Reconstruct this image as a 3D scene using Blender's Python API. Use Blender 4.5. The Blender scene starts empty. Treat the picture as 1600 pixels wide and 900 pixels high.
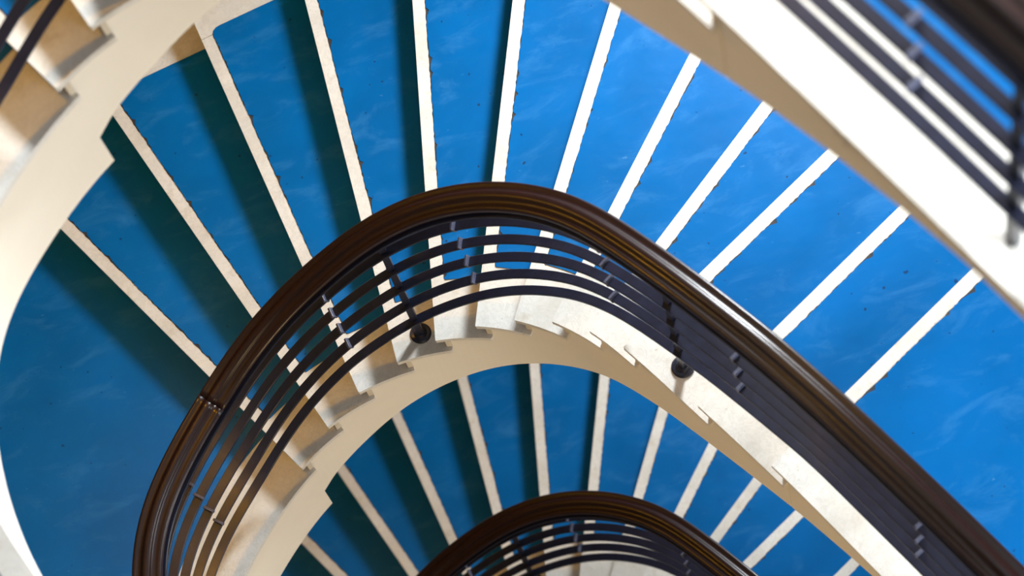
import bpy, bmesh, math, random
import numpy as np
from mathutils import Matrix, Vector

# ------------------------------------------------------------------ camera
SC = bpy.context.scene
COL = SC.collection
R_STEP = 0.155                  # rise of one step
H = 28 * R_STEP                 # storey height
TILT, ROLL, F_PX, CAM_Z = 0.366989, 0.348263, 5000.0, 13.8084

_f = np.array([0, math.sin(TILT), -math.cos(TILT)])
_r = np.array([1.0, 0, 0])
_d = np.cross(_f, _r)
_c, _s = math.cos(ROLL), math.sin(ROLL)
right, down = _c * _r + _s * _d, -_s * _r + _c * _d
cam_data = bpy.data.cameras.new('camera')
cam_data.sensor_width = 36.0
cam_data.lens = F_PX * 36.0 / 1600.0
cam_data.clip_start = 0.1
cam_data.clip_end = 200
cam = bpy.data.objects.new('camera', cam_data)
COL.objects.link(cam)
m3 = Matrix((right, -down, -_f)).transposed()
cam.matrix_world = Matrix.Translation((0, 0, CAM_Z)) @ m3.to_4x4()
focus = np.array([-0.15, 5.3, 0.95]) - np.array([0, 0, CAM_Z])
cam_data.dof.use_dof = True
cam_data.dof.focus_distance = float(focus @ _f)
cam_data.dof.aperture_fstop = 2.1
SC.camera = cam

# ------------------------------------------------------------------ sky, daylight, exposure
world = bpy.data.worlds.new('world')
SC.world = world
world.use_nodes = True
bg = world.node_tree.nodes['Background']
bg.inputs[0].default_value = (0.55, 0.75, 1.0, 1)
bg.inputs[1].default_value = 1.2


def area(name, loc, normal, w, h, power, color):
    ld = bpy.data.lights.new(name, 'AREA')
    ld.shape = 'RECTANGLE'
    ld.size, ld.size_y = w, h
    ld.energy = power
    ld.color = color
    o = bpy.data.objects.new(name, ld)
    COL.objects.link(o)
    o.location = loc
    o.rotation_euler = Vector(normal).to_track_quat('-Z', 'Y').to_euler()
    return o


DAY = (0.91, 0.965, 1.0)
WIN_BACK = (1.35, 2.75, 2.85, 4.45)     # x0 x1 z0 z1 above each left landing
WIN_SIDE = (0.7, 2.5, 2.8, 4.1)         # y0 y1 z0 z1
for lev, p1, p2 in ((-1, 190, 70), (0, 385, 130), (1, 780, 220)):
    area('daylight', (2.38, 7.28, 3.6 + lev * H), (-0.45, -1, -0.35), 0.6, 0.9, p1, DAY)
    area('daylight', (2.86, 1.6, 3.45 + lev * H), (-1, 0.5, 0.0), 1.7, 1.2, p2, DAY)
for lev, p3 in ((0, 250), (1, 150)):  # added warm fill to brighten the strings, no real source behind it
    area('warm_fill', (-0.4, -2.5, -2.0 + lev * H), (0.05, 1, 0.7), 2.2, 1.6, p3, (1.0, 0.71, 0.38))

SC.view_settings.view_transform = 'Standard'
SC.view_settings.look = 'None'
SC.view_settings.exposure = 0.0
SC.view_settings.gamma = 1.0
SC.view_settings.use_curve_mapping = False

# ------------------------------------------------------------------ materials


def material(name):
    m = bpy.data.materials.new(name)
    m.use_nodes = True
    nt = m.node_tree
    return m, nt, nt.nodes['Principled BSDF']


def node(nt, kind, **kw):
    n = nt.nodes.new(kind)
    for k, v in kw.items():
        if k in n.inputs:
            n.inputs[k].default_value = v
        else:
            setattr(n, k, v)
    return n


def ramp(nt, fac, stops):
    n = nt.nodes.new('ShaderNodeValToRGB')
    e = n.color_ramp.elements
    while len(e) > 1:
        e.remove(e[-1])
    e[0].position, e[0].color = stops[0][0], stops[0][1]
    for p, c in stops[1:]:
        q = e.new(p)
        q.color = c
    nt.links.new(fac, n.inputs[0])
    return n.outputs[0]


def mix(nt, fac, a, b, mode='MIX'):
    n = nt.nodes.new('ShaderNodeMix')
    n.data_type = 'RGBA'
    n.blend_type = mode
    for sock, v in ((n.inputs[0], fac), (n.inputs[6], a), (n.inputs[7], b)):
        if hasattr(v, 'is_linked'):
            nt.links.new(v, sock)
        else:
            sock.default_value = v
    return n.outputs[2]


def g(v):
    return (v, v, v, 1)


def noise(nt, vec, scale, detail=4, rough=0.5, dist=0.0):
    n = node(nt, 'ShaderNodeTexNoise', Scale=scale, Detail=detail, Roughness=rough, Distortion=dist)
    nt.links.new(vec, n.inputs['Vector'])
    return n.outputs['Fac']


def bump(nt, bs, h, strength, dist=0.01):
    b = node(nt, 'ShaderNodeBump', Strength=strength, Distance=dist)
    nt.links.new(h, b.inputs['Height'])
    nt.links.new(b.outputs[0], bs.inputs['Normal'])


def geo_pos(nt):
    return nt.nodes.new('ShaderNodeNewGeometry').outputs['Position']


def make_marble():
    m, nt, bs = material('white_marble')
    p = geo_pos(nt)
    big = noise(nt, p, 3.0, 6, 0.6, 0.6)
    col = ramp(nt, big, [(0.25, (0.57, 0.54, 0.48, 1)), (0.5, (0.70, 0.68, 0.635, 1)), (0.75, (0.78, 0.765, 0.73, 1))])
    vein = noise(nt, p, 14.0, 8, 0.7, 1.4)
    vf = ramp(nt, vein, [(0.46, g(0)), (0.5, g(0.45)), (0.54, g(0))])
    col = mix(nt, vf, col, (0.52, 0.50, 0.46, 1))
    speck = noise(nt, p, 75.0, 2, 0.5)
    sf = ramp(nt, speck, [(0.70, g(0)), (0.76, g(0.55))])
    col = mix(nt, sf, col, (0.40, 0.34, 0.25, 1))
    dirt = noise(nt, p, 7.0, 5, 0.65)
    df = ramp(nt, dirt, [(0.58, g(0)), (0.72, g(0.45))])
    col = mix(nt, df, col, (0.46, 0.38, 0.26, 1))
    nt.links.new(col, bs.inputs['Base Color'])
    bs.inputs['Roughness'].default_value = 0.42
    bump(nt, bs, noise(nt, p, 22.0, 6, 0.6), 0.25, 0.006)
    return m


def make_lino():
    m, nt, bs = material('blue_linoleum')
    p = geo_pos(nt)
    big = noise(nt, p, 2.2, 5, 0.55)
    col = ramp(nt, big, [(0.3, (0.0, 0.098, 0.31, 1)), (0.7, (0.0, 0.126, 0.40, 1))])
    mp = node(nt, 'ShaderNodeMapping')
    mp.inputs['Scale'].default_value = (1.0, 2.2, 1.0)
    mp.inputs['Rotation'].default_value = (0, 0, 0.6)
    nt.links.new(p, mp.inputs['Vector'])
    scuff = noise(nt, mp.outputs[0], 3.6, 8, 0.68, 0.5)
    sf = ramp(nt, scuff, [(0.52, g(0)), (0.74, g(0.34))])
    col = mix(nt, sf, col, (0.05, 0.23, 0.52, 1))
    scr = noise(nt, mp.outputs[0], 26.0, 3, 0.5, 0.3)
    s2 = ramp(nt, scr, [(0.735, g(0)), (0.77, g(0.35))])
    col = mix(nt, s2, col, (0.10, 0.28, 0.5, 1))
    dots = noise(nt, p, 32.0, 1, 0.4)
    d2 = ramp(nt, dots, [(0.765, g(0)), (0.785, g(0.7))])
    col = mix(nt, d2, col, (0.01, 0.02, 0.05, 1))
    nt.links.new(col, bs.inputs['Base Color'])
    rr = ramp(nt, scuff, [(0.3, g(0.30)), (0.7, g(0.46))])
    nt.links.new(rr, bs.inputs['Roughness'])
    bs.inputs['Specular IOR Level'].default_value = 0.12
    bump(nt, bs, noise(nt, p, 6.0, 4, 0.5), 0.18, 0.01)
    return m


def make_plain(name, col, rough, var=0.06, scale=5.0, bmp=0.1, spec=0.5):
    m, nt, bs = material(name)
    p = geo_pos(nt)
    n = noise(nt, p, scale, 5, 0.6)
    a = tuple(c * (1 - var) for c in col) + (1,)
    b = tuple(min(1, c * (1 + var)) for c in col) + (1,)
    nt.links.new(ramp(nt, n, [(0.3, a), (0.7, b)]), bs.inputs['Base Color'])
    bs.inputs['Roughness'].default_value = rough
    bs.inputs['Specular IOR Level'].default_value = spec
    if bmp:
        bump(nt, bs, noise(nt, p, scale * 12, 4, 0.6), bmp, 0.004)
    return m


def make_wood():
    m, nt, bs = material('varnished_mahogany')
    p = geo_pos(nt)
    n = noise(nt, p, 30.0, 6, 0.7, 0.5)
    nt.links.new(ramp(nt, n, [(0.3, (0.011, 0.003, 0.003, 1)), (0.7, (0.017, 0.0045, 0.0045, 1))]), bs.inputs['Base Color'])
    bs.inputs['Roughness'].default_value = 0.33
    bump(nt, bs, n, 0.02, 0.002)
    return m


MARBLE = make_marble()
LINO = make_lino()
GLUE = make_plain('old_glue', (0.034, 0.032, 0.033), 0.8, 0.4, 40.0, 0.3)
PLASTER = make_plain('cream_plaster', (0.80, 0.75, 0.655), 0.75, 0.03, 2.5, 0.12, 0.2)
RISER = make_plain('pale_stone_riser', (0.60, 0.53, 0.42), 0.6, 0.12, 6.0, 0.15)
IRON = make_plain('dark_painted_iron', (0.012, 0.014, 0.030), 0.30, 0.25, 18.0, 0.06)
IRON_WORN_LIT = make_plain('worn_iron_lit', (0.07, 0.075, 0.12), 0.4, 0.3, 40.0, 0.1)  # bar joints: light caught on their faces is put into the colour
WOOD = make_wood()
WALL = make_plain('painted_wall', (0.13, 0.10, 0.065), 0.8, 0.04, 1.2, 0.1, 0.2)
FLOOR = make_plain('stone_floor', (0.45, 0.41, 0.35), 0.5, 0.15, 2.0, 0.1)
SOFFIT = make_plain('darkened_soffit', (0.22, 0.18, 0.12), 0.8, 0.05, 2.0, 0.1, 0.2)  # kept darker than the cream plaster to hold down bounce light
FRAME = make_plain('white_window_paint', (0.75, 0.74, 0.70), 0.5, 0.03, 3.0, 0.0)

# ------------------------------------------------------------------ object helpers


def link(name, me, mat, parent=None):
    o = bpy.data.objects.new(name, me)
    COL.objects.link(o)
    if mat and not me.materials:
        me.materials.append(mat)
    if parent:
        o.parent = parent
    return o


def thing(name, label, cat, group=None):
    o = bpy.data.objects.new(name, None)
    COL.objects.link(o)
    o['label'] = label
    o['category'] = cat
    if group:
        o['group'] = group
    o.empty_display_size = 0.2
    return o


def bm_obj(name, bm, mat, parent=None, smooth=False, bevel=0.0):
    bmesh.ops.recalc_face_normals(bm, faces=bm.faces[:])
    me = bpy.data.meshes.new(name)
    bm.to_mesh(me)
    bm.free()
    if smooth:
        for p in me.polygons:
            p.use_smooth = True
    o = link(name, me, mat, parent)
    if bevel:
        b = o.modifiers.new('bevel', 'BEVEL')
        b.width = bevel
        b.segments = 2
        b.limit_method = 'ANGLE'
        b.angle_limit = math.radians(40)
    return o


def prism(bm, poly, z0, z1):
    lo = [bm.verts.new((x, y, z0)) for x, y in poly]
    hi = [bm.verts.new((x, y, z1)) for x, y in poly]
    top = bm.faces.new(hi)
    bot = bm.faces.new(lo[::-1])
    n = len(poly)
    for i in range(n):
        j = (i + 1) % n
        bm.faces.new((lo[i], lo[j], hi[j], hi[i]))
    top.normal_update()
    bot.normal_update()
    bmesh.ops.triangulate(bm, faces=[top, bot], quad_method='BEAUTY', ngon_method='EAR_CLIP')


def box(bm, c, sx, sy, sz, rot=None):
    r = bmesh.ops.create_cube(bm, size=1.0)
    mt = Matrix.Translation(c) @ (rot.to_4x4() if rot else Matrix()) @ Matrix.Diagonal((sx, sy, sz, 1))
    bmesh.ops.transform(bm, matrix=mt, verts=r['verts'])


# ------------------------------------------------------------------ plan of the well
EDGE = [(-1.30, 2.55), (-1.56, 2.88), (-1.70, 3.25), (-1.775, 3.5), (-1.80, 3.8), (-1.77, 4.06), (-1.695, 4.28), (-1.580, 4.442),
        (-1.435, 4.580), (-1.278, 4.707), (-1.125, 4.805), (-.97, 4.874), (-.79, 4.914), (-.583, 4.925), (-.382, 4.903),
        (-.2, 4.845), (-.038, 4.755), (.116, 4.627), (.243, 4.479), (.345, 4.300), (.547, 3.885), (.733, 3.485),
        (.930, 3.02), (1.182, 2.411), (1.30, 2.12), (1.46, 1.72)]


def spline(P, n=30):
    P = np.asarray(P, float)
    Q = np.vstack([2 * P[0] - P[1], P, 2 * P[-1] - P[-2]])
    out = []
    for i in range(1, len(Q) - 2):
        p0, p1, p2, p3 = Q[i - 1:i + 3]
        t0 = 0
        t1 = t0 + np.linalg.norm(p1 - p0) ** .5
        t2 = t1 + np.linalg.norm(p2 - p1) ** .5
        t3 = t2 + np.linalg.norm(p3 - p2) ** .5
        for t in np.linspace(t1, t2, n, endpoint=False):
            a1 = (t1 - t) / (t1 - t0) * p0 + (t - t0) / (t1 - t0) * p1
            a2 = (t2 - t) / (t2 - t1) * p1 + (t - t1) / (t2 - t1) * p2
            a3 = (t3 - t) / (t3 - t2) * p2 + (t - t2) / (t3 - t2) * p3
            b1 = (t2 - t) / (t2 - t0) * a1 + (t - t0) / (t2 - t0) * a2
            b2 = (t3 - t) / (t3 - t1) * a2 + (t - t1) / (t3 - t1) * a3
            out.append((t2 - t) / (t2 - t1) * b1 + (t - t1) / (t2 - t1) * b2)
    out.append(P[-1])
    return np.array(out)


def arclen(C):
    return np.r_[0, np.cumsum(np.linalg.norm(np.diff(C, axis=0), axis=1))]


def resample(C, step):
    d = arclen(C)
    s = np.linspace(0, d[-1], int(d[-1] / step) + 1)
    return np.c_[np.interp(s, d, C[:, 0]), np.interp(s, d, C[:, 1])]


def smooth(C, n=5, it=2):
    for _ in range(it):
        K = np.ones(2 * n + 1) / (2 * n + 1)
        Cp = np.vstack([2 * C[0] - C[n:0:-1], C, 2 * C[-1] - C[-2:-n - 2:-1]])
        C = np.c_[np.convolve(Cp[:, 0], K, 'valid'), np.convolve(Cp[:, 1], K, 'valid')]
    return C


C0 = smooth(resample(spline(EDGE), 0.02))
T0 = np.gradient(C0, axis=0)
T0 /= np.linalg.norm(T0, axis=1)[:, None]
N0 = np.c_[-T0[:, 1], T0[:, 0]]              # away from the well
S0 = arclen(C0)
S0 -= S0[np.argmin(np.hypot(C0[:, 0] + 1.70, C0[:, 1] - 3.25))]     # s = 0 beside the left landing
S_MIN, S_MAX = S0[0], S0[-1]


def at(s, off=0.0):
    p = np.array([np.interp(s, S0, C0[:, 0]), np.interp(s, S0, C0[:, 1])])
    n = np.array([np.interp(s, S0, N0[:, 0]), np.interp(s, S0, N0[:, 1])])
    n /= np.linalg.norm(n)
    return p + n * off, n, np.array([n[1], -n[0]])


def edge_run(a, b, off, step=0.03):
    n = max(2, int((b - a) / step) + 1)
    return [tuple(at(s, off)[0]) for s in np.linspace(a, b, n)]


class Table:
    def __init__(self, pts, w=0.10):
        x, y = np.array(pts).T
        self.x = np.arange(S_MIN - .5, S_MAX + .5, .01)
        v = np.interp(self.x, x, y)
        n = int(w / .01)
        K = np.ones(2 * n + 1) / (2 * n + 1)
        self.y = np.convolve(np.pad(v, n, 'edge'), K, 'valid')

    def __call__(self, s):
        return float(np.interp(s, self.x, self.y))


RAIL_Z = Table([(-.8, 1.20), (.9, 1.225), (1.4, 1.30), (1.66, 1.345), (1.83, 1.41), (1.96, 1.48), (2.12, 1.59), (2.28, 1.72),
                (2.5, 1.92), (2.75, 2.13), (3.03, 2.34), (3.27, 2.50), (3.52, 2.64), (3.8, 2.78), (4.0, 2.865), (4.35, 2.985),
                (4.75, 3.07), (5.1, 3.115), (5.5, 3.15), (6.2, 3.17)])
BAR_Z = Table([(-.8, .19), (1.23, .20), (1.4, .22), (1.6, .24), (1.75, .29), (1.92, .39), (2.04, .47), (2.21, .60), (2.42, .745),
               (2.67, .94), (2.96, 1.20), (3.26, 1.45), (3.54, 1.64), (3.78, 1.77), (4.0, 1.88), (4.57, 2.07), (5.19, 2.10), (6.2, 2.1)])
LOW_Z = Table([(1.75, -.43), (1.82, -.40), (1.88, -.34), (1.99, -.285), (2.12, -.205), (2.34, -.035), (2.62, .155), (3.02, .45), (3.32, .67),
               (3.71, .93), (3.97, 1.07), (4.3, 1.23), (4.51, 1.34), (4.86, 1.50), (5.15, 1.60), (5.4, 1.66), (6.2, 1.68)], 0.05)
S_NOTCH = 1.82

# nosing lines: two plan points each, inner first
NOSE_PTS = {1: ((-1.432, 5.325), (-1.911, 6.338)), 2: ((-1.155, 5.476), (-1.492, 6.723)), 3: ((-.857, 5.574), (-.967, 6.845)),
            4: ((-.533, 5.618), (-.444, 6.754)), 5: ((-.323, 5.167), (.021, 6.489)), 6: ((-.110, 5.049), (.441, 6.242)),
            7: ((.092, 4.937), (.838, 6.004)), 8: ((.316, 4.835), (1.113, 5.617)), 9: ((.618, 4.739), (1.289, 5.198)),
            10: ((.751, 4.498), (1.371, 4.79)), 11: ((.916, 4.10), (1.56, 4.405)), 12: ((1.071, 3.70), (1.739, 4.013))}
NOSE = {}
for k, (a, b) in NOSE_PTS.items():
    a, b = np.array(a), np.array(b)
    u = (b - a) / np.linalg.norm(b - a)
    n = np.array([-u[1], u[0]])              # towards the lower step
    side = (C0 - a) @ n
    best = None
    for i in np.nonzero(side[:-1] * side[1:] <= 0)[0]:
        t = side[i] / (side[i] - side[i + 1])
        p = C0[i] + t * (C0[i + 1] - C0[i])
        if best is None or np.linalg.norm(p - a) < best[0]:
            best = (np.linalg.norm(p - a), p, S0[i] + t * (S0[i + 1] - S0[i]))
    NOSE[k] = dict(p=best[1], s=best[2], u=u, n=n)

X_L, X_R, Y_B, Y_F = -4.2, 2.9, 7.3, -2.6
GAP = 0.006


def clip(poly, p, n):
    """keep the part of poly where (x - p).n <= 0"""
    out = []
    m = len(poly)
    for i in range(m):
        a, b = np.array(poly[i]), np.array(poly[(i + 1) % m])
        da, db = (a - p) @ n, (b - p) @ n
        if da <= 0:
            out.append(tuple(a))
        if da * db < 0:
            out.append(tuple(a + da / (da - db) * (b - a)))
    res = []
    for q in out:
        if not res or math.hypot(q[0] - res[-1][0], q[1] - res[-1][1]) > 1e-5:
            res.append(q)
    if len(res) > 2 and math.hypot(res[0][0] - res[-1][0], res[0][1] - res[-1][1]) < 1e-5:
        res.pop()
    return res


def tread_poly(k, din, front, back, border=GAP, ya=None):
    """plan of tread k: from `front` behind its own nosing line to `back` behind the next one"""
    a, b = NOSE[k], NOSE[k + 1]
    s0, s1 = a['s'] - .35, b['s'] + .45
    inner = edge_run(s0, s1, din)
    far = [tuple(np.array(inner[-1]) + b['u'] * 7), tuple(np.array(inner[0]) + a['u'] * 7)]
    poly = inner + far
    poly = clip(poly, a['p'] - a['n'] * front, a['n'])
    poly = clip(poly, b['p'] - b['n'] * back, -b['n'])
    return outer_clip(poly, border)


def outer_clip(poly, border):
    if border > 0.05:
        # straight outer margin of the floor covering
        poly = clip(poly, np.array([-.58, Y_B - border]), np.array([-.1, 1.0]) / math.hypot(.1, 1))
        poly = clip(poly, np.array([0, Y_B - border + .06]), np.array([0., 1.]))
    else:
        poly = clip(poly, np.array([0, Y_B - border]), np.array([0., 1.]))
    poly = clip(poly, np.array([X_R - border, 0]), np.array([1., 0]))
    poly = clip(poly, np.array([X_L + border, 0]), np.array([-1., 0]))
    return poly


def landing_left_poly(din, back, border=GAP):
    b = NOSE[1]
    s1 = b['s'] + .4
    inner = edge_run(S_MIN + .02, s1, din)
    poly = inner + [tuple(np.array(inner[-1]) + b['u'] * 7), (X_L - 1, 9.0), (X_L - 1, inner[0][1])]
    poly = clip(poly, b['p'] - b['n'] * back, -b['n'])
    return outer_clip(poly, border)


def landing_right_poly(din, front, border=GAP):
    a = NOSE[12]
    inner = edge_run(a['s'] - .4, S_MAX - .02, din)
    poly = inner + [(X_R + 1, inner[-1][1]), (X_R + 1, a['p'][1] + 3), tuple(np.array(inner[0]) + a['u'] * 6)]
    poly = clip(poly, a['p'] - a['n'] * front, a['n'])
    return outer_clip(poly, border)


def round_corners(poly, rad):
    out = []
    n = len(poly)
    for i in range(n):
        a, b, c = (np.array(poly[(i + d) % n]) for d in (-1, 0, 1))
        u, v = a - b, c - b
        lu, lv = np.linalg.norm(u), np.linalg.norm(v)
        ang = math.acos(max(-1, min(1, u @ v / lu / lv)))
        if ang < math.radians(150):
            d = min(rad, lu * .45, lv * .45)
            p, q = b + u / lu * d, b + v / lv * d
            for t in (0, .25, .5, .75, 1):
                out.append(tuple((1 - t) ** 2 * p + 2 * t * (1 - t) * b + t * t * q))
        else:
            out.append(tuple(b))
    return out


def ragged(poly, p, n, rng, amp=.0035, chips=.02, step=.014):
    """the edge of poly that lies on the line through p with normal n becomes worn and uneven"""
    out = []
    m = len(poly)
    for i in range(m):
        a, b = np.array(poly[i]), np.array(poly[(i + 1) % m])
        out.append(tuple(a))
        if abs((a - p) @ n) < 1e-3 and abs((b - p) @ n) < 1e-3:
            L = np.linalg.norm(b - a)
            k = int(L / step)
            chip = 0
            for j in range(1, k):
                if chip <= 0.0005 and rng.random() < .15:
                    chip = chips * rng.random()
                off = rng.uniform(-amp, amp * .4) - chip
                chip *= .5
                out.append(tuple(a + (b - a) * j / k + n * off))
    return out


# ------------------------------------------------------------------ room shell


def structure(name, bm, mat):
    o = bm_obj(name, bm, mat)
    o['kind'] = 'structure'
    return o


Z0, Z1 = -2 * H, 15.0


def wall_with_openings(name, axis, pos, thick, lo, hi, wins):
    """upright wall; wins = (u0, u1, z0, z1)"""
    bm = bmesh.new()

    def piece(u0, u1, z0, z1):
        if u1 - u0 < 1e-4 or z1 - z0 < 1e-4:
            return
        c, su, sz = pos + thick / 2, u1 - u0, z1 - z0
        if axis == 'y':
            box(bm, ((u0 + u1) / 2, c, (z0 + z1) / 2), su, abs(thick), sz)
        else:
            box(bm, (c, (u0 + u1) / 2, (z0 + z1) / 2), abs(thick), su, sz)
    if wins:
        u0, u1 = wins[0][0], wins[0][1]
        piece(lo, u0, Z0, Z1)
        piece(u1, hi, Z0, Z1)
        z = Z0
        for w in wins:
            piece(u0, u1, z, w[2])
            z = w[3]
        piece(u0, u1, z, Z1)
    else:
        piece(lo, hi, Z0, Z1)
    return structure(name, bm, WALL)


wb = [(WIN_BACK[0], WIN_BACK[1], WIN_BACK[2] + l * H, WIN_BACK[3] + l * H) for l in (-1, 0, 1)]
ws = [(WIN_SIDE[0], WIN_SIDE[1], WIN_SIDE[2] + l * H, WIN_SIDE[3] + l * H) for l in (-1, 0, 1)]
wall_with_openings('wall_back', 'y', Y_B, .25, X_L - .25, X_R + .25, wb)
wall_with_openings('wall_right', 'x', X_R, .25, Y_F, Y_B, ws)
wall_with_openings('wall_left', 'x', X_L, -.25, Y_F, Y_B, [])
wall_with_openings('wall_front', 'y', Y_F, -.25, X_L - .25, X_R + .25, [])
bm = bmesh.new()
box(bm, ((X_L + X_R) / 2, (Y_F + Y_B) / 2, Z0 - .1), X_R - X_L + .5, Y_B - Y_F + .5, .2)
structure('floor', bm, FLOOR)
bm = bmesh.new()
prism(bm, edge_run(S_MIN + .02, S_MAX - .02, .0, .05) + [(X_R - GAP, 1.7), (X_R - GAP, Y_B - GAP), (X_L + GAP, Y_B - GAP), (X_L + GAP, 2.55)], 8.75, 8.95)
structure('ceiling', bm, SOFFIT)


def window_frame(name, c, w, h, axis):
    bm = bmesh.new()
    t = .05
    for du, dz, su, sz in ((-w / 2 + t / 2, 0, t, h), (w / 2 - t / 2, 0, t, h), (0, h / 2 - t / 2, w, t), (0, -h / 2 + t / 2, w, t)):
        if axis == 'y':
            box(bm, (c[0] + du, c[1], c[2] + dz), su, .07, sz)
        else:
            box(bm, (c[0], c[1] + du, c[2] + dz), .07, su, sz)
    return structure(name, bm, FRAME)


wi = 1
for w in wb:
    window_frame('window_%d' % wi, ((w[0] + w[1]) / 2, Y_B + .15, (w[2] + w[3]) / 2), w[1] - w[0] - .004, w[3] - w[2] - .004, 'y')
    wi += 1
for w in ws:
    window_frame('window_%d' % wi, (X_R + .15, (w[0] + w[1]) / 2, (w[2] + w[3]) / 2), w[1] - w[0] - .004, w[3] - w[2] - .004, 'x')
    wi += 1

# ------------------------------------------------------------------ one storey of stairs
SLAB, COVER, LIP, TAIL, BACK = .030, .004, .058, .055, .032
MARGIN = .412                                   # marble left bare along the outer wall
rng = random.Random(7)


def build_landing(which):
    left = which == 'left'
    z = 0.0 if left else 12 * R_STEP
    t = thing('landing', '', 'landing', 'stair landings')
    poly = landing_left_poly(0, TAIL) if left else landing_right_poly(0, 0)
    bm = bmesh.new()
    prism(bm, poly, z - SLAB, z)
    slab = bm_obj('marble_slab', bm, MARBLE, t, bevel=.006)
    if left:
        cov = landing_left_poly(.295, -BACK + .062, MARGIN)
    else:
        cov = landing_right_poly(.275, LIP, MARGIN)
    cov = round_corners(cov, .045)
    if not left:
        a = NOSE[12]
        gl = ragged(cov, a['p'] - a['n'] * LIP, a['n'], rng, .003, 0)
        gl = [tuple(np.array(q) + a['n'] * .002) for q in gl]
        cov = ragged(cov, a['p'] - a['n'] * LIP, a['n'], rng)
        bm = bmesh.new()
        prism(bm, gl, z, z + .0012)
        bm_obj('glue_residue', bm, GLUE, slab)
    bm = bmesh.new()
    prism(bm, cov, z, z + COVER)
    bm_obj('linoleum_sheet', bm, LINO, slab)
    # string and underside
    bm = bmesh.new()
    if left:
        b = NOSE[1]
        poly = landing_left_poly(.03, (b['p'] - at(S_NOTCH, .03)[0]) @ b['n'])
        prism(bm, poly, -.60, z - SLAB)
    else:
        poly = landing_right_poly(.03, .058)
        prism(bm, poly, z - .20, z - SLAB)
        column_wall(bm, [(s, z - SLAB, LOW_Z(s)) for s in np.arange(NOSE[12]['s'] + .052, S_MAX - .03, .04)], .03, .13)
    bm_obj('landing_body', bm, PLASTER, t)
    return t


def column_wall(bm, cols, o0, o1):
    """curved upright wall between offsets o0, o1; cols = (s, top, bottom)"""
    rows = []
    for s, zt, zb in cols:
        p, q = at(s, o0)[0], at(s, o1)[0]
        rows.append([bm.verts.new((p[0], p[1], zt)), bm.verts.new((p[0], p[1], zb)), bm.verts.new((q[0], q[1], zb)), bm.verts.new((q[0], q[1], zt))])
    for a, b in zip(rows[:-1], rows[1:]):
        for i in range(4):
            j = (i + 1) % 4
            bm.faces.new((a[i], a[j], b[j], b[i]))
    bm.faces.new(rows[0][::-1])
    bm.faces.new(rows[-1])


def outer_point(u, p):
    ts = []
    if u[1] > 1e-6:
        ts.append((Y_B - GAP - p[1]) / u[1])
    if u[0] > 1e-6:
        ts.append((X_R - GAP - p[0]) / u[0])
    if u[0] < -1e-6:
        ts.append((X_L + GAP - p[0]) / u[0])
    return p + u * min(ts)


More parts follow.
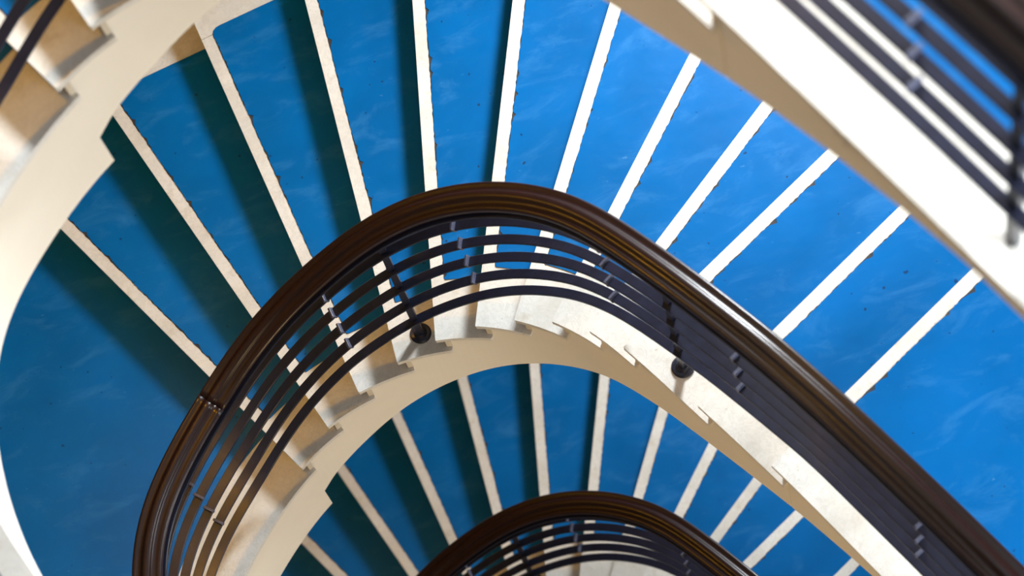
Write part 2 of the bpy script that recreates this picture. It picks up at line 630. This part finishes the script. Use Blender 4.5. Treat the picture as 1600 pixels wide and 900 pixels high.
def build_flight():
    t = thing('stair_flight', '', 'stairs', 'winding stair flights')
    for k in range(1, 12):
        z = k * R_STEP
        a, b = NOSE[k], NOSE[k + 1]
        poly = round_corners(tread_poly(k, 0, 0, TAIL), .012)
        end = None
        if k < 8:                            # the bare margin by the wall is a slab of its own
            jp, jn = np.array([-.58, Y_B - MARGIN - .028]), np.array([-.1, 1.0]) / math.hypot(.1, 1)
            end = clip(poly, jp + jn * .0012, -jn)
            poly = clip(poly, jp - jn * .0012, jn)
        bm = bmesh.new()
        prism(bm, poly, z - SLAB, z)
        tr = bm_obj('tread', bm, MARBLE, t, bevel=.005)
        if end:
            bm = bmesh.new()
            prism(bm, end, z - SLAB, z)
            bm_obj('end_slab', bm, MARBLE, tr, bevel=.002)
        cov = round_corners(tread_poly(k, .275, LIP, -.001 + BACK, MARGIN), .045)
        line, nn = a['p'] - a['n'] * LIP, a['n']
        gl = ragged(cov, line, nn, rng, .003, 0)
        gl = [tuple(np.array(q) + nn * .0025) for q in gl]
        cov = ragged(cov, line, nn, rng, .0035, .017)
        bm = bmesh.new()
        prism(bm, gl, z, z + .0012)
        bm_obj('glue_residue', bm, GLUE, tr)
        bm = bmesh.new()
        prism(bm, cov, z, z + COVER)
        bm_obj('linoleum_cover', bm, LINO, tr)
    for k in range(1, 13):
        a = NOSE[k]
        p0 = at(a['s'], .012)[0]
        base = a['p'] - a['n'] * BACK
        # riser board, set back beneath the nosing, its end just inside the tread end
        i = a['u'] * max(.02, (p0 - base) @ a['u'])
        q0 = base + i
        q1 = outer_point(a['u'], base)
        d = a['n'] * .022
        bm = bmesh.new()
        prism(bm, [tuple(q0), tuple(q1), tuple(outer_point(a['u'], base - d)), tuple(q0 - d)], (k - 1) * R_STEP, k * R_STEP - SLAB)
        bm_obj('riser', bm, RISER, t)
    # string below the tread ends
    ks = {k: NOSE[k]['s'] + .047 for k in range(1, 13)}
    cols = []
    s = ks[1] - .012
    k = 0
    grid = sorted(set(list(np.arange(S_NOTCH, ks[12], .03)) + [v - .001 for v in ks.values()] + [v + .001 for v in ks.values()]))
    for s in grid:
        if s < S_NOTCH or s > ks[12]:
            continue
        k = max([0] + [q for q, v in ks.items() if v <= s])
        cols.append((s, max(k * R_STEP - SLAB, LOW_Z(s) + .05), LOW_Z(s)))
    bm = bmesh.new()
    column_wall(bm, cols, .03, .14)
    bm_obj('string', bm, PLASTER, t)
    # underside, ruled from the string to the wall
    bm = bmesh.new()
    prev = None
    kk = sorted(NOSE)
    sv = [NOSE[k]['s'] for k in kk]
    for s in np.arange(S_NOTCH + .02, ks[12] + .02, .06):
        u = np.array([np.interp(s, sv, [NOSE[k]['u'][0] for k in kk]), np.interp(s, sv, [NOSE[k]['u'][1] for k in kk])])
        u /= np.linalg.norm(u)
        p = at(s, .13)[0]
        q = outer_point(u, p)
        zl = LOW_Z(s)
        row = [bm.verts.new((p[0], p[1], zl + .03)), bm.verts.new((q[0], q[1], zl + .03)), bm.verts.new((q[0], q[1], zl + .09)), bm.verts.new((p[0], p[1], zl + .09))]
        if prev:
            for i in range(4):
                j = (i + 1) % 4
                bm.faces.new((prev[i], prev[j], row[j], row[i]))
        else:
            bm.faces.new(row[::-1])
        prev = row
    bm.faces.new(prev)
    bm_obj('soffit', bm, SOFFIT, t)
    return t


RAIL_OFF = .092
BAR_W, BAR_T = .042, .011


def sweep(bm, prof, s0, s1, zf, off, step=.025, cap=True):
    n = max(2, int((s1 - s0) / step) + 1)
    prev = None
    ss = np.linspace(s0, s1, n)
    for s in ss:
        p, nn, tt = at(s, off)
        z = zf(s)
        dz = (zf(s + .02) - zf(s - .02)) / .04
        # section square to the path: lateral nn, upright tilted with the slope
        L = math.hypot(1, dz)
        up = np.array([-tt[0] * dz, -tt[1] * dz, 1]) / L
        row = []
        for u, v in prof:
            q = np.array([p[0] + nn[0] * u, p[1] + nn[1] * u, z]) + up * v
            row.append(bm.verts.new(q))
        m = len(row)
        if prev:
            for i in range(m):
                j = (i + 1) % m
                bm.faces.new((prev[i], prev[j], row[j], row[i]))
        elif cap:
            bm.faces.new(row[::-1])
        prev = row
    if cap:
        bm.faces.new(prev)


_HALF = [(0, .030), (.009, .0292), (.015, .0255), (.0185, .0185), (.0225, .0135), (.029, .0105), (.038, .010), (.046, .0125), (.053, .0135), (.0595, .010),
         (.064, .002), (.0645, -.008), (.061, -.018), (.053, -.026), (.046, -.030), (.044, -.036), (.036, -.040)]
RAIL_PROF = [(-u, v) for u, v in _HALF[::-1]] + _HALF[1:]
BAR_PROF = [(-BAR_W / 2, -BAR_T / 2), (-BAR_W / 2, BAR_T / 2 - .002), (-BAR_W / 2 + .002, BAR_T / 2), (BAR_W / 2 - .002, BAR_T / 2), (BAR_W / 2, BAR_T / 2 - .002), (BAR_W / 2, -BAR_T / 2)]
POSTS = [(-.35, 0), (.97, 0), (2.515, 4), (3.80, 10), (5.49, 12)]
JOINTS = [.25, 1.35, 2.235, 2.815, 3.465, 4.185, 5.15]


def bar_height(i):
    return lambda s: BAR_Z(s) + (RAIL_Z(s) - .065 - BAR_Z(s)) * i / 5.0


def build_railing():
    t = thing('stair_railing', '', 'railing', 'stair railings')
    seams = [S_MIN + .05, 1.636, S_MAX - .05]
    for a, b in zip(seams[:-1], seams[1:]):
        bm = bmesh.new()
        sweep(bm, RAIL_PROF, a + .0008, b - .0008, RAIL_Z, RAIL_OFF)
        o = bm_obj('handrail', bm, WOOD, t, smooth=True)
    bm = bmesh.new()
    sweep(bm, [(u * 1.25 - .040, v) for u, v in BAR_PROF], S_MIN + .05, S_MAX - .05, bar_height(5), RAIL_OFF)
    bm_obj('core_bar', bm, IRON, t)
    for i in range(5):
        bm = bmesh.new()
        sweep(bm, BAR_PROF, S_MIN + .05, S_MAX - .05, bar_height(i), RAIL_OFF)
        bar = bm_obj('flat_bar', bm, IRON, t)
        if i == 0:
            continue
        for s in JOINTS:
            p, nn, tt = at(s, RAIL_OFF)
            zf = bar_height(i)
            dz = (zf(s + .03) - zf(s - .03)) / .06
            rot = Matrix(((tt[0], nn[0], -tt[0] * dz), (tt[1], nn[1], -tt[1] * dz), (dz, 0, 1)))
            rot = Matrix([list(c) for c in rot])
            rot.transpose()
            rot = Matrix([r.normalized() for r in rot])
            rot.transpose()
            bm = bmesh.new()
            box(bm, (p[0], p[1], zf(s) + .008), .012, BAR_W + .006, BAR_T + .022, rot)
            bm_obj('bar_joint', bm, IRON_WORN_LIT, bar, bevel=.002)
    for s, k in POSTS:
        p, nn, tt = at(s, RAIL_OFF + .011)
        zb, zt = k * R_STEP, RAIL_Z(s) - .035
        rot = Matrix(((tt[0], nn[0], 0), (tt[1], nn[1], 0), (0, 0, 1)))
        bm = bmesh.new()
        box(bm, (p[0], p[1], (zb + zt) / 2), .031 if k < 12 else .038, .024, zt - zb, rot)
        post = bm_obj('baluster', bm, IRON, t, bevel=.002)
        if k == 12:
            continue                         # the corner post stands straight on the marble
        bm = bmesh.new()
        pr = [(.048, 0), (.048, .006), (.042, .012), (.030, .014), (.027, .022), (.020, .028), (.0, .028)]
        rows = []
        for rad, z in pr[:-1]:
            rows.append([bm.verts.new((p[0] + rad * math.cos(q * math.tau / 24), p[1] + rad * math.sin(q * math.tau / 24), zb + z)) for q in range(24)])
        for r0, r1 in zip(rows[:-1], rows[1:]):
            for q in range(24):
                bm.faces.new((r0[q], r0[(q + 1) % 24], r1[(q + 1) % 24], r1[q]))
        bm.faces.new(rows[-1])
        bm.faces.new(rows[0][::-1])
        bm_obj('base_rosette', bm, IRON, post)
    return t


def copy_tree(o, dz, parent=None):
    c = o.copy()
    COL.objects.link(c)
    if parent:
        c.parent = parent
    else:
        c.location.z += dz
    for ch in list(o.children):
        copy_tree(ch, 0, c)
    return c


def anchor(t, loc):
    """put the thing's Empty at its base without moving its parts"""
    t.location = loc
    for ch in t.children:
        ch.location = (-loc[0], -loc[1], -loc[2])


flight = build_flight()
anchor(flight, (-.5, 5.9, 0))
land_l = build_landing('left')
anchor(land_l, (-2.6, 5.4, 0))
land_r = build_landing('right')
anchor(land_r, (1.9, 3.0, 12 * R_STEP))
rail = build_railing()
anchor(rail, (-.4, 5.0, 4 * R_STEP))

SETS = {
    flight: ('middle flight of blue winders with white marble nosings fanning above the large curved handrail',
             {1: 'blurred uppermost flight whose cream string and marble tread ends fill the top left corner',
              -1: 'lowest darker blue flight seen through the open well below the middle string'}),
    land_l: ('large blue landing at the left edge, at the foot of the middle flight',
             {1: 'blurred upper landing whose cream curved edge runs along the left border of the picture',
              -1: 'dark lowest landing just showing at the bottom left of the open well'}),
    land_r: ('bright blue landing at the right edge, at the head of the middle flight',
             {1: 'blurred overexposed white marble landing crossing the top right corner',
              -1: 'lowest landing at the head of the darker flight, far below the right'}),
    rail: ('sharp long curved railing with brown handrail and five flat iron bars across the middle',
           {1: 'blurred upper railing, its handrail and post in the top right corner',
            -1: 'lowest small railing arching at the bottom centre of the well'}),
}
for src, (lab, others) in SETS.items():
    src['label'] = lab
    for lev, l2 in others.items():
        c = copy_tree(src, lev * H)
        c['label'] = l2

# ------------------------------------------------------------------ warm lamps under the landings


def make_lamp(x, y, z, power):
    ld = bpy.data.lights.new('lamp_light', 'POINT')
    ld.energy = power
    ld.color = (1.0, 0.48, 0.02)
    ld.shadow_soft_size = .09
    o = bpy.data.objects.new('lamp_light', ld)
    COL.objects.link(o)
    o.location = (x, y, z)
    return o


for lev, p in ((-1, 36), (0, 70), (1, 135)):
    make_lamp(-1.9, 5.7, 3.55 + lev * H, p)
    make_lamp(1.05, 4.9, 4.55 + lev * H if lev < 1 else 8.5, p * .08)
